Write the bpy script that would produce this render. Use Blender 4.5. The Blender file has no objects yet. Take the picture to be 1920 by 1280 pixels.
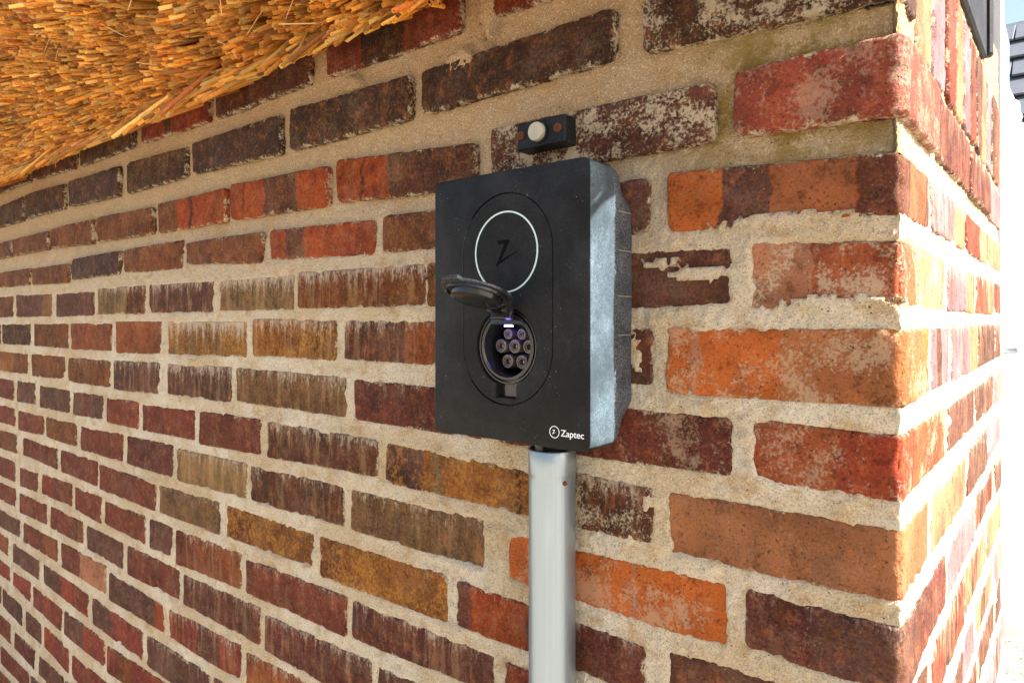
import bpy, math, random
import numpy as np
from mathutils import Vector, Matrix

scene = bpy.context.scene
random.seed(7)
rng = np.random.default_rng(7)
H = 1.25                      # camera height; wall measures below are relative to it

# ------------------------------------------------------------------ camera
cam_d = bpy.data.cameras.new('camera')
cam = bpy.data.objects.new('camera', cam_d)
scene.collection.objects.link(cam)
scene.camera = cam
cam.location = (0.0951, -0.5490, H)
cam.rotation_euler = (math.radians(90), 0, math.radians(39.4))
cam_d.sensor_width = 36
cam_d.lens = 24.11
cam_d.shift_y = -43 / 1920
cam_d.clip_start = 0.01
cam_d.clip_end = 500

# ------------------------------------------------------------------ sky, sun, exposure
SUN_EL, SUN_AZ = 41.0, 9.5       # azimuth measured from +X towards +Y
world = bpy.data.worlds.new('World')
scene.world = world
world.use_nodes = True
wn = world.node_tree.nodes
wl = world.node_tree.links
wn.clear()
wo = wn.new('ShaderNodeOutputWorld')
wb = wn.new('ShaderNodeBackground')
ws = wn.new('ShaderNodeTexSky')
ws.sky_type = 'NISHITA'
ws.sun_disc = False
ws.sun_elevation = math.radians(SUN_EL)
ws.sun_rotation = math.radians(90 - SUN_AZ)
ws.air_density = 1.0
ws.dust_density = 4.0
ws.ozone_density = 1.0
wb.inputs[1].default_value = 0.085
wl.new(ws.outputs[0], wb.inputs[0])
wl.new(wb.outputs[0], wo.inputs[0])
sun_d = bpy.data.lights.new('sun', 'SUN')
sun_d.energy = 5.0
sun_d.angle = math.radians(0.5)
sun_d.color = (1.0, 0.98, 0.95)
sun = bpy.data.objects.new('sun', sun_d)
scene.collection.objects.link(sun)
e, a = math.radians(SUN_EL), math.radians(SUN_AZ)
sv = Vector((math.cos(e) * math.cos(a), math.cos(e) * math.sin(a), math.sin(e)))
sun.rotation_euler = sv.to_track_quat('Z', 'Y').to_euler()
sun.location = (4, 1, 6)
scene.view_settings.view_transform = 'Standard'
scene.view_settings.look = 'None'
scene.view_settings.gamma = 1.0
scene.view_settings.use_curve_mapping = False
scene.view_settings.exposure = 2.12

C = scene.collection

# ------------------------------------------------------------------ helpers
def lin(c, k=1.0):
    return tuple(k * ((v / 255 / 12.92) if v / 255 <= 0.04045 else ((v / 255 + 0.055) / 1.055) ** 2.4) for v in c)

def _hash(ix, iy, iz, seed):
    h = (ix * 374761393 + iy * 668265263 + iz * 2147483647 + seed * 1274126177) & 0xFFFFFFFF
    h = ((h ^ (h >> 13)) * 1274126177) & 0xFFFFFFFF
    h = ((h ^ (h >> 16)) * 2246822519) & 0xFFFFFFFF
    return (h & 0xFFFFFF) / float(0xFFFFFF)

def vn(x, y, z=None, seed=0):
    """value noise 0..1, vectorised"""
    x = np.asarray(x, float); y = np.asarray(y, float)
    z = np.zeros_like(x) if z is None else np.asarray(z, float)
    ix, iy, iz = (np.floor(q).astype(np.int64) for q in (x, y, z))
    fx, fy, fz = x - ix, y - iy, z - iz
    fx, fy, fz = (q * q * (3 - 2 * q) for q in (fx, fy, fz))
    r = 0
    for dx in (0, 1):
        for dy in (0, 1):
            for dz in (0, 1):
                w = (fx if dx else 1 - fx) * (fy if dy else 1 - fy) * (fz if dz else 1 - fz)
                r = r + w * _hash(ix + dx, iy + dy, iz + dz, seed)
    return r

def fbm(x, y, z=None, seed=0, oct=3):
    r, a, t = 0, 1.0, 0
    for k in range(oct):
        f = 2.03 ** k
        r = r + a * vn(np.asarray(x) * f, np.asarray(y) * f, None if z is None else np.asarray(z) * f, seed + 17 * k)
        t += a; a *= 0.5
    return r / t

def mesh_obj(name, verts, faces, mat, parent=None, smooth=True, loc=None):
    me = bpy.data.meshes.new(name)
    if isinstance(verts, np.ndarray):
        verts = verts.tolist()
    if isinstance(faces, np.ndarray):
        faces = faces.tolist()
    me.from_pydata(verts, [], faces)
    if mat:
        me.materials.append(mat)
    if smooth:
        me.shade_smooth()
    me.update()
    o = bpy.data.objects.new(name, me)
    C.objects.link(o)
    if loc is not None:
        o.location = loc
    if parent:
        o.parent = parent
    return o

def empty(name, loc=(0, 0, 0)):
    o = bpy.data.objects.new(name, None)
    o.location = loc
    o.empty_display_size = 0.05
    C.objects.link(o)
    return o

def tag(o, label=None, cat=None, group=None, kind=None):
    if label: o['label'] = label
    if cat: o['category'] = cat
    if group: o['group'] = group
    if kind: o['kind'] = kind
    return o

class MB:
    """collects simple solids into one mesh"""
    def __init__(s): s.v = []; s.f = []
    def add(s, v, f):
        b = len(s.v); s.v += [tuple(q) for q in v]; s.f += [tuple(b + i for i in q) for q in f]
    def box(s, x0, x1, y0, y1, z0, z1, b=0.0, m=None):
        if b <= 0:
            v = [(x, y, z) for x in (x0, x1) for y in (y0, y1) for z in (z0, z1)]
            f = [(0, 1, 3, 2), (4, 6, 7, 5), (0, 4, 5, 1), (2, 3, 7, 6), (0, 2, 6, 4), (1, 5, 7, 3)]
        else:
            v = []; f = []
            idx = {}
            for sx in (0, 1):
                for sy in (0, 1):
                    for sz in (0, 1):
                        cx, cy, cz = (x0, x1)[sx], (y0, y1)[sy], (z0, z1)[sz]
                        ix, iy, iz = (b, -b)[sx], (b, -b)[sy], (b, -b)[sz]
                        for k, p in enumerate(((cx, cy + iy, cz + iz), (cx + ix, cy, cz + iz), (cx + ix, cy + iy, cz))):
                            idx[(sx, sy, sz, k)] = len(v); v.append(p)
            for s0 in (0, 1):
                f.append([idx[(s0, p, q, 0)] for p, q in ((0, 0), (1, 0), (1, 1), (0, 1))][::1 if s0 else -1])
                f.append([idx[(p, s0, q, 1)] for p, q in ((0, 0), (1, 0), (1, 1), (0, 1))][::-1 if s0 else 1])
                f.append([idx[(p, q, s0, 2)] for p, q in ((0, 0), (1, 0), (1, 1), (0, 1))][::1 if s0 else -1])
            for p in (0, 1):
                for q in (0, 1):
                    f.append([idx[(0, p, q, 1)], idx[(1, p, q, 1)], idx[(1, p, q, 2)], idx[(0, p, q, 2)]])
                    f.append([idx[(p, 0, q, 0)], idx[(p, 1, q, 0)], idx[(p, 1, q, 2)], idx[(p, 0, q, 2)]])
                    f.append([idx[(p, q, 0, 0)], idx[(p, q, 1, 0)], idx[(p, q, 1, 1)], idx[(p, q, 0, 1)]])
                    for r in (0, 1):
                        f.append([idx[(p, q, r, 0)], idx[(p, q, r, 1)], idx[(p, q, r, 2)]])
        if m is not None:
            v = [tuple(m @ Vector(q)) for q in v]
        s.add(v, f)
    def loft(s, loops, cap0=False, cap1=False):
        b = len(s.v); n = len(loops[0])
        for L in loops: s.v += [tuple(q) for q in L]
        for k in range(len(loops) - 1):
            for i in range(n):
                j = (i + 1) % n
                s.f.append((b + k * n + i, b + k * n + j, b + (k + 1) * n + j, b + (k + 1) * n + i))
        if cap0: s.f.append(tuple(b + i for i in range(n))[::-1])
        if cap1: s.f.append(tuple(b + (len(loops) - 1) * n + i for i in range(n)))
    def lathe(s, prof, c, axis='y', n=32, cap0=False, cap1=False):
        loops = []
        for r, h in prof:
            L = []
            for i in range(n):
                t = 2 * math.pi * i / n
                if axis == 'y': L.append((c[0] + r * math.cos(t), c[1] + h, c[2] + r * math.sin(t)))
                elif axis == 'z': L.append((c[0] + r * math.cos(t), c[1] + r * math.sin(t), c[2] + h))
                else: L.append((c[0] + h, c[1] + r * math.cos(t), c[2] + r * math.sin(t)))
            loops.append(L)
        s.loft(loops, cap0, cap1)
    def build(s, name, mat, parent=None, smooth=True, loc=(0, 0, 0), angle=35):
        v = [(p[0] - loc[0], p[1] - loc[1], p[2] - loc[2]) for p in s.v]
        o = mesh_obj(name, v, s.f, mat, parent, smooth, loc)
        import bmesh
        bm = bmesh.new(); bm.from_mesh(o.data)
        bmesh.ops.recalc_face_normals(bm, faces=bm.faces)
        if smooth:
            for ed in bm.edges:
                if len(ed.link_faces) == 2 and ed.calc_face_angle(0) > math.radians(angle): ed.smooth = False
        bm.to_mesh(o.data); bm.free()
        return o

# node helpers
class NT:
    def __init__(s, name):
        s.m = bpy.data.materials.new(name); s.m.use_nodes = True
        s.n = s.m.node_tree.nodes; s.l = s.m.node_tree.links
        s.p = s.n['Principled BSDF']
    def new(s, t, **k):
        o = s.n.new(t)
        for a_, b_ in k.items(): setattr(o, a_, b_)
        return o
    def set(s, sock, v):
        if isinstance(v, bpy.types.NodeSocket): s.l.new(v, sock)
        elif isinstance(v, (tuple, list)) and len(v) == 3 and sock.type == 'RGBA': sock.default_value = (*v, 1)
        else: sock.default_value = v
    def math(s, op, a_, b_=None, c_=None, clamp=False):
        o = s.new('ShaderNodeMath', operation=op, use_clamp=clamp)
        s.set(o.inputs[0], a_)
        if b_ is not None: s.set(o.inputs[1], b_)
        if c_ is not None: s.set(o.inputs[2], c_)
        return o.outputs[0]
    def noise(s, vec, scale, detail=3.0, rough=0.6, out='Fac', dist=0.0):
        o = s.new('ShaderNodeTexNoise'); s.set(o.inputs['Vector'], vec)
        o.inputs['Scale'].default_value = scale; o.inputs['Detail'].default_value = detail
        o.inputs['Roughness'].default_value = rough; o.inputs['Distortion'].default_value = dist
        return o.outputs[out]
    def voro(s, vec, scale, out='Distance', feat='F1'):
        o = s.new('ShaderNodeTexVoronoi', feature=feat); s.set(o.inputs['Vector'], vec)
        o.inputs['Scale'].default_value = scale
        return o.outputs[out]
    def ramp(s, fac, a_, b_, lo=0.0, hi=1.0):
        o = s.new('ShaderNodeMapRange', interpolation_type='SMOOTHSTEP', clamp=True); s.set(o.inputs[0], fac)
        s.set(o.inputs[1], a_); s.set(o.inputs[2], b_)
        s.set(o.inputs[3], lo); s.set(o.inputs[4], hi)
        return o.outputs[0]
    def mix(s, fac, a_, b_, mode='MIX'):
        o = s.new('ShaderNodeMix', data_type='RGBA', blend_type=mode, clamp_factor=True)
        s.set(o.inputs[0], fac); s.set(o.inputs[6], a_); s.set(o.inputs[7], b_)
        return o.outputs[2]
    def attr(s, name, typ='OBJECT', out='Fac'):
        o = s.new('ShaderNodeAttribute', attribute_type=typ); o.attribute_name = name
        return o.outputs[out]
    def mapping(s, vec, scale=(1, 1, 1), loc=(0, 0, 0)):
        o = s.new('ShaderNodeMapping'); s.set(o.inputs[0], vec)
        s.set(o.inputs[1], loc)
        o.inputs[3].default_value = scale
        return o.outputs[0]
    def bump(s, h, strength, dist, prev=None):
        o = s.new('ShaderNodeBump'); s.set(o.inputs['Height'], h)
        o.inputs['Strength'].default_value = strength; o.inputs['Distance'].default_value = dist
        if prev is not None: s.l.new(prev, o.inputs['Normal'])
        return o.outputs[0]
    def gray(s, v):
        o = s.new('ShaderNodeCombineColor'); 
        for i in range(3): s.set(o.inputs[i], v)
        return o.outputs[0]
    def done(s, color=None, rough=None, normal=None, metal=None, spec=None):
        if color is not None: s.set(s.p.inputs['Base Color'], color)
        if rough is not None: s.set(s.p.inputs['Roughness'], rough)
        if normal is not None: s.l.new(normal, s.p.inputs['Normal'])
        if metal is not None: s.set(s.p.inputs['Metallic'], metal)
        if spec is not None: s.set(s.p.inputs['Specular IOR Level'], spec)
        return s.m

MORTAR = lin((206, 186, 152), 0.95)

# ------------------------------------------------------------------ materials
def mat_brick():
    t = NT('brick_face')
    oc = t.new('ShaderNodeTexCoord').outputs['Object']
    seed = t.attr('seed')
    off = t.new('ShaderNodeCombineXYZ')
    t.set(off.inputs[0], t.math('MULTIPLY', seed, 7.31)); t.set(off.inputs[1], t.math('MULTIPLY', seed, 3.17)); t.set(off.inputs[2], t.math('MULTIPLY', seed, 5.73))
    add = t.new('ShaderNodeVectorMath', operation='ADD'); t.set(add.inputs[0], oc); t.set(add.inputs[1], off.outputs[0])
    P = add.outputs[0]
    uv = t.new('ShaderNodeUVMap'); uv.uv_map = 'UVMap'
    sep = t.new('ShaderNodeSeparateXYZ'); t.set(sep.inputs[0], uv.outputs[0])
    u, v = sep.outputs[0], sep.outputs[1]
    edge = t.attr('edge', 'GEOMETRY')            # metres from the nearest arris
    n_big = t.noise(P, 14, 3, 0.6)
    n_mid = t.noise(P, 70, 4, 0.65)
    n_fine = t.noise(P, 420, 4, 0.7)
    wob = t.math('MULTIPLY', t.math('SUBTRACT', t.noise(P, 45, 3), 0.5), 0.12)
    uw = t.math('ADD', u, wob)
    col = t.attr('c1', out='Color')
    for k in (2, 3, 4):
        lo, hi = t.attr('b%d_lo' % k), t.attr('b%d_hi' % k)
        m1 = t.ramp(t.math('SUBTRACT', uw, lo), -0.012, 0.012)
        m2 = t.ramp(t.math('SUBTRACT', hi, uw), -0.012, 0.012)
        col = t.mix(t.math('MULTIPLY', m1, m2), col, t.attr('c%d' % k, out='Color'))
    # burnt / paler clouds of the firing
    vlo = t.math('MULTIPLY_ADD', n_big, 2.1, -0.06)
    col = t.mix(1.0, col, t.gray(vlo), 'MULTIPLY')
    col = t.mix(t.ramp(n_mid, 0.54, 0.68, 0, 0.65), col, t.mix(1.0, col, (0.36, 0.30, 0.30), 'MULTIPLY'))
    col = t.mix(t.ramp(n_mid, 0.46, 0.30, 0, 0.30), col, lin((176, 94, 44)))
    # lime-yellow lichen dust
    och = t.math('MULTIPLY', t.attr('ochre'), t.ramp(t.math('MULTIPLY', t.noise(P, 25, 4, 0.7), t.noise(P, 240, 2)), 0.20, 0.36))
    col = t.mix(och, col, lin((168, 116, 40)))
    # fine grit
    col = t.mix(t.ramp(n_fine, 0.55, 0.72, 0, 0.24), col, lin((190, 130, 84)))
    col = t.mix(t.ramp(n_fine, 0.46, 0.32, 0, 0.80), col, (0.012, 0.008, 0.006))
    # efflorescence: runs from the top edge, stretched vertically
    st = t.noise(t.mapping(P, (75, 75, 13)), 1.0, 4, 0.65)
    sp = t.noise(t.mapping(P, (330, 330, 150)), 1.0, 3, 0.7)
    ef = t.attr('effl')
    reach = t.math('SUBTRACT', v, t.math('MULTIPLY_ADD', ef, -0.60, 1.03))
    run = t.math('ADD', t.math('MULTIPLY', reach, 1.1), t.math('MULTIPLY', t.math('SUBTRACT', st, 0.5), 1.5))
    run = t.math('ADD', run, t.math('MULTIPLY', t.math('SUBTRACT', sp, 0.5), 1.7))
    col = t.mix(t.math('MULTIPLY', t.ramp(ef, 0.12, 0.4), t.ramp(st, 0.50, 0.62, 0, 0.42)), col, t.mix(0.5, col, lin((176, 140, 96))))
    col = t.mix(t.math('MULTIPLY', t.ramp(ef, 0.12, 0.4), t.ramp(st, 0.48, 0.38, 0, 0.42)), col, t.mix(1.0, col, (0.5, 0.42, 0.36), 'MULTIPLY'))
    em = t.math('MULTIPLY', t.ramp(run, -0.05, 0.65), t.ramp(ef, 0.0, 0.3, 0.0, 0.70))
    col = t.mix(em, col, lin((188, 172, 152)))
    # mortar film dragged over the arrises + loose specks
    f1 = t.noise(P, 60, 4, 0.7); f2 = t.noise(P, 380, 3, 0.7)
    film = t.math('ADD', t.math('MULTIPLY', t.math('SUBTRACT', 0.0055, edge), 60.0), t.math('ADD', t.math('MULTIPLY', f1, 1.5), t.math('MULTIPLY', f2, 0.9)))
    fm = t.ramp(film, 1.42, 1.72, 0, 0.85)
    smear = t.attr('smear')
    sm = t.math('MULTIPLY', t.ramp(t.math('ADD', t.noise(P, 22, 5, 0.75), t.math('MULTIPLY', t.math('SUBTRACT', f2, 0.5), 0.55)), t.math('SUBTRACT', 0.50, t.attr('smlev')), t.math('SUBTRACT', 0.62, t.attr('smlev'))), smear)
    fm = t.math('MAXIMUM', fm, sm)
    col = t.mix(fm, col, t.mix(n_fine, MORTAR, tuple(0.7 * q for q in MORTAR)))
    vd = t.voro(P, 260)
    speck = t.math('MULTIPLY', t.ramp(vd, 0.13, 0.08), t.ramp(t.noise(P, 33, 2), 0.52, 0.62))
    col = t.mix(t.math('MULTIPLY', speck, 0.55), col, lin((205, 170, 130)))
    pit = t.math('MULTIPLY', t.ramp(t.voro(P, 190), 0.16, 0.09), t.ramp(t.noise(P, 51, 2), 0.60, 0.68))
    col = t.mix(t.math('MULTIPLY', pit, 0.85), col, (0.01, 0.008, 0.008))
    h = t.math('ADD', t.math('MULTIPLY', n_mid, 0.9), t.math('MULTIPLY', n_fine, 0.55))
    h = t.math('ADD', h, t.math('MULTIPLY', fm, 0.35))
    h = t.math('SUBTRACT', h, t.math('MULTIPLY', pit, 0.6))
    nrm = t.bump(h, 1.0, 0.0026)
    rough = t.math('SUBTRACT', t.math('MULTIPLY_ADD', n_mid, 0.35, 0.58), t.math('MULTIPLY', t.attr('gloss'), 0.33), clamp=True)
    return t.done(col, rough, nrm, spec=t.math('MULTIPLY_ADD', t.attr('gloss'), 0.34, 0.14))

def mat_mortar():
    t = NT('sandy_mortar')
    P = t.new('ShaderNodeTexCoord').outputs['Object']
    g1 = t.noise(P, 520, 3, 0.75); g2 = t.noise(P, 190, 3, 0.7); b = t.noise(P, 9, 4, 0.6); m = t.noise(P, 40, 3, 0.6)
    col = t.mix(t.ramp(b, 0.38, 0.62), lin((194, 172, 138), 1.0), lin((212, 198, 174), 1.0))
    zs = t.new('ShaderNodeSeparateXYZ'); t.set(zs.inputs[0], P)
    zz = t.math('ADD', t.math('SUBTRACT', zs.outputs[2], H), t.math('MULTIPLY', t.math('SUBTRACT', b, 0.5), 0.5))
    col = t.mix(t.ramp(zz, -0.04, 0.28, 0, 0.85), col, lin((168, 132, 88)))  # tanner with height: warm bounce light off the thatch put into the colour
    col = t.mix(t.ramp(m, 0.52, 0.66, 0, 0.55), col, lin((176, 140, 92)))
    vo = t.voro(P, 1000, 'Color')
    vs = t.new('ShaderNodeSeparateColor'); t.set(vs.inputs[0], vo)
    col = t.mix(t.ramp(vs.outputs[0], 0.80, 0.95, 0, 0.55), col, lin((225, 208, 178)))
    col = t.mix(t.ramp(vs.outputs[1], 0.78, 0.97, 0, 0.5), col, lin((130, 104, 74)))
    col = t.mix(t.ramp(g1, 0.45, 0.32, 0, 0.62), col, lin((112, 88, 60)))
    pitm = t.math('MULTIPLY', t.ramp(t.voro(P, 210), 0.17, 0.09), t.ramp(t.noise(P, 70, 2), 0.56, 0.64))
    col = t.mix(t.math('MULTIPLY', pitm, 0.9), col, (0.02, 0.016, 0.012))
    # moss-stained joints high at the corner
    moss = t.attr('moss', 'GEOMETRY')
    mm = t.math('MULTIPLY', moss, t.ramp(t.math('ADD', t.noise(P, 30, 4, 0.7), t.math('MULTIPLY', g1, 0.5)), 0.62, 0.86))
    col = t.mix(mm, col, lin((128, 104, 46)))
    h = t.math('ADD', t.math('MULTIPLY', g1, 0.6), t.math('MULTIPLY', g2, 1.0))
    h = t.math('SUBTRACT', h, t.math('MULTIPLY', pitm, 0.8))
    return t.done(col, 0.95, t.bump(h, 1.0, 0.0045), spec=0.15)

def mat_reed():
    t = NT('reed_straw')
    P = t.new('ShaderNodeTexCoord').outputs['Object']
    c = t.attr('Col', 'GEOMETRY', 'Color')
    n = t.noise(P, 160, 3, 0.7)
    col = t.mix(t.ramp(n, 0.45, 0.75, 0, 0.5), c, t.mix(1.0, c, (0.55, 0.36, 0.20), 'MULTIPLY'))
    col = t.mix(t.ramp(n, 0.42, 0.25, 0, 0.4), col, lin((238, 198, 120)))
    return t.done(col, 0.5, t.bump(n, 0.4, 0.0006), spec=0.35)

def mat_dustplastic(name, base, rough, dust, speck=0.6, dustcol=(150, 152, 156), fine=False):
    t = NT(name)
    P = t.new('ShaderNodeTexCoord').outputs['Object']
    n = t.noise(P, 18, 4, 0.65); f = t.noise(P, 600, 3, 0.7); m = t.noise(P, 130, 4, 0.7)
    col = t.mix(t.ramp(t.math('ADD', t.math('MULTIPLY', n, 0.7), t.math('MULTIPLY', f, 0.5)), 0.48, 0.86, 0, dust), base, lin(dustcol))
    if fine:
        f0 = t.noise(P, 900, 3, 0.7)
        col = t.mix(t.ramp(t.math('ADD', t.math('MULTIPLY', n, 0.35), f0), 0.60, 0.82, 0, dust), base, lin(dustcol))
    vd = t.voro(P, 330)
    sp = t.math('MULTIPLY', t.ramp(vd, 0.13, 0.07), t.ramp(t.noise(P, 45, 3), 0.55, 0.68))
    col = t.mix(t.math('MULTIPLY', sp, speck), col, lin((190, 180, 165)))
    scr = t.noise(t.mapping(P, (60, 60, 900)), 1.0, 2)
    col = t.mix(t.math('MULTIPLY', t.ramp(scr, 0.72, 0.80), dust), col, lin(dustcol))
    return t.done(col, t.math('MULTIPLY_ADD', m, 0.25, rough), t.bump(f, 0.35, 0.0005), spec=0.16)

def mat_plain(name, col, rough=0.5, metal=0.0, spec=0.5, var=0.25, scale=120, bump=0.2):
    t = NT(name)
    P = t.new('ShaderNodeTexCoord').outputs['Object']
    n = t.noise(P, scale, 4, 0.7)
    c = t.mix(1.0, col, t.gray(t.math('MULTIPLY_ADD', n, 2 * var, 1 - var)), 'MULTIPLY')
    return t.done(c, t.math('MULTIPLY_ADD', n, 0.2, max(0.02, rough - 0.1)), t.bump(n, bump, 0.0004), metal=metal, spec=spec)

M_BRICK = mat_brick()
M_MORTAR = mat_mortar()
M_REED = mat_reed()
M_COVER = mat_dustplastic('black_cover_plastic', (0.0060, 0.0057, 0.0055), 0.40, 0.06, 0.85)
M_SIDE = mat_dustplastic('dusty_glare_side_plastic', (0.034, 0.047, 0.055), 0.36, 0.26, 0.6, (150, 172, 184))
M_BACK = mat_dustplastic('worn_back_plastic', (0.012, 0.013, 0.016), 0.40, 0.45, 0.9, (150, 156, 166), True)
M_BLACK = mat_plain('black_plastic', (0.012, 0.012, 0.013), 0.30, 0, 0.5, 0.3)
M_GROOVE = mat_plain('dark_groove', (0.006, 0.006, 0.006), 0.6)
M_LID = mat_dustplastic('lid_plastic', (0.007, 0.007, 0.008), 0.14, 0.10, 0.6, (150, 156, 162))
M_GLOSS = mat_plain('gloss_black', (0.010, 0.010, 0.011), 0.16, 0, 0.6, 0.2)
M_PRINT = mat_plain('white_print', lin((225, 225, 228)), 0.5, var=0.08)
M_RING = mat_plain('pale_light_ring', lin((190, 208, 200)), 0.25, var=0.1)
M_SLEEVE = mat_plain('socket_sleeve', lin((104, 94, 90)), 0.34, 0.3, 0.5, 0.3, 300)
M_BRASS = mat_plain('brass_contact', lin((205, 165, 110)), 0.28, 0.9, 0.5, 0.3, 300)
M_RUST = mat_plain('rusty_screw', lin((104, 56, 30)), 0.8, 0.2, 0.3, 0.8, 700, 1.0)
M_IVORY = mat_plain('ivory_button', lin((172, 164, 140)), 0.45, var=0.25, scale=220)
M_BELL = mat_dustplastic('bell_plastic', (0.006, 0.006, 0.0065), 0.34, 0.12, 0.8)
M_INK = mat_plain('black_print', (0.0015, 0.0015, 0.0016), 0.7, 0, 0.08)
M_WHITE = mat_plain('white_paint', lin((232, 234, 236)), 0.35, var=0.05, scale=40)
M_BOARD = mat_dustplastic('dark_board_paint', (0.010, 0.010, 0.0115), 0.5, 0.10, 0.5)
M_GLASS = mat_plain('window_glass', lin((150, 175, 195)), 0.06, 0.0, 0.9, 0.05)
M_SLATE = mat_plain('roof_tile', lin((84, 88, 94)), 0.6, var=0.4, scale=30)
M_CABLE = mat_plain('cable_sheath', (0.015, 0.015, 0.015), 0.45)
M_SEAM = mat_plain('dusty_seam', lin((128, 118, 104)), 0.6)
M_CABLEW = mat_plain('pale_cable_sheath', lin((200, 190, 170)), 0.45)

def mat_zinc():
    t = NT('galvanised_tube')
    P = t.new('ShaderNodeTexCoord').outputs['Object']
    s = t.noise(t.mapping(P, (900, 900, 2.5)), 1.0, 3, 0.6)
    b = t.noise(P, 35, 4, 0.6); f = t.noise(P, 500, 3, 0.7)
    col = t.mix(s, lin((142, 155, 165)), lin((158, 170, 179)))
    col = t.mix(t.ramp(f, 0.62, 0.75, 0, 0.25), col, lin((140, 146, 150)))
    s2 = t.noise(t.mapping(P, (170, 170, 0.15)), 1.0, 2, 0.5)
    r = t.math('ADD', t.math('MULTIPLY_ADD', s, 0.10, 0.24), t.math('MULTIPLY', s2, 0.10))
    t.p.inputs['Anisotropic'].default_value = 0.3
    return t.done(col, r, t.bump(s2, 0.35, 0.0012, t.bump(s, 0.10, 0.0003)), metal=0.82)
M_ZINC = mat_zinc()

def mat_led():
    t = NT('blue_white_led')
    t.p.inputs['Emission Color'].default_value = (0.22, 0.14, 1.0, 1)
    t.p.inputs['Emission Strength'].default_value = 13.0
    return t.done((0.8, 0.8, 1.0), 0.4)
M_LED = mat_led()

def mat_ground():
    t = NT('pale_gravel')
    P = t.new('ShaderNodeTexCoord').outputs['Object']
    v = t.new('ShaderNodeTexVoronoi'); t.set(v.inputs['Vector'], P); v.inputs['Scale'].default_value = 55
    sc = t.new('ShaderNodeSeparateColor'); t.set(sc.inputs[0], v.outputs['Color'])
    col = t.mix(sc.outputs[0], lin((164, 150, 130)), lin((210, 200, 180)))
    col = t.mix(t.ramp(v.outputs['Distance'], 0.35, 0.7, 0, 0.7), col, lin((84, 76, 66)))
    return t.done(col, 0.9, t.bump(t.math('SUBTRACT', 1.0, v.outputs['Distance']), 0.8, 0.012), spec=0.2)
M_GROUND = mat_ground()

# ------------------------------------------------------------------ ground
g = mesh_obj('ground', [(-60, -60, 0), (60, -60, 0), (60, 60, 0), (-60, 60, 0)], [(0, 1, 2, 3)], M_GROUND, smooth=False)
tag(g, 'pale gravel ground around the brick house', 'ground', kind='structure')

# ------------------------------------------------------------------ the house: walls of real bricks in a mortar bed
house = empty('brick_house', (0, 0, 0))
tag(house, 'old red and brown brick house corner with thatched eaves and sandy mortar', 'house')

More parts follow.
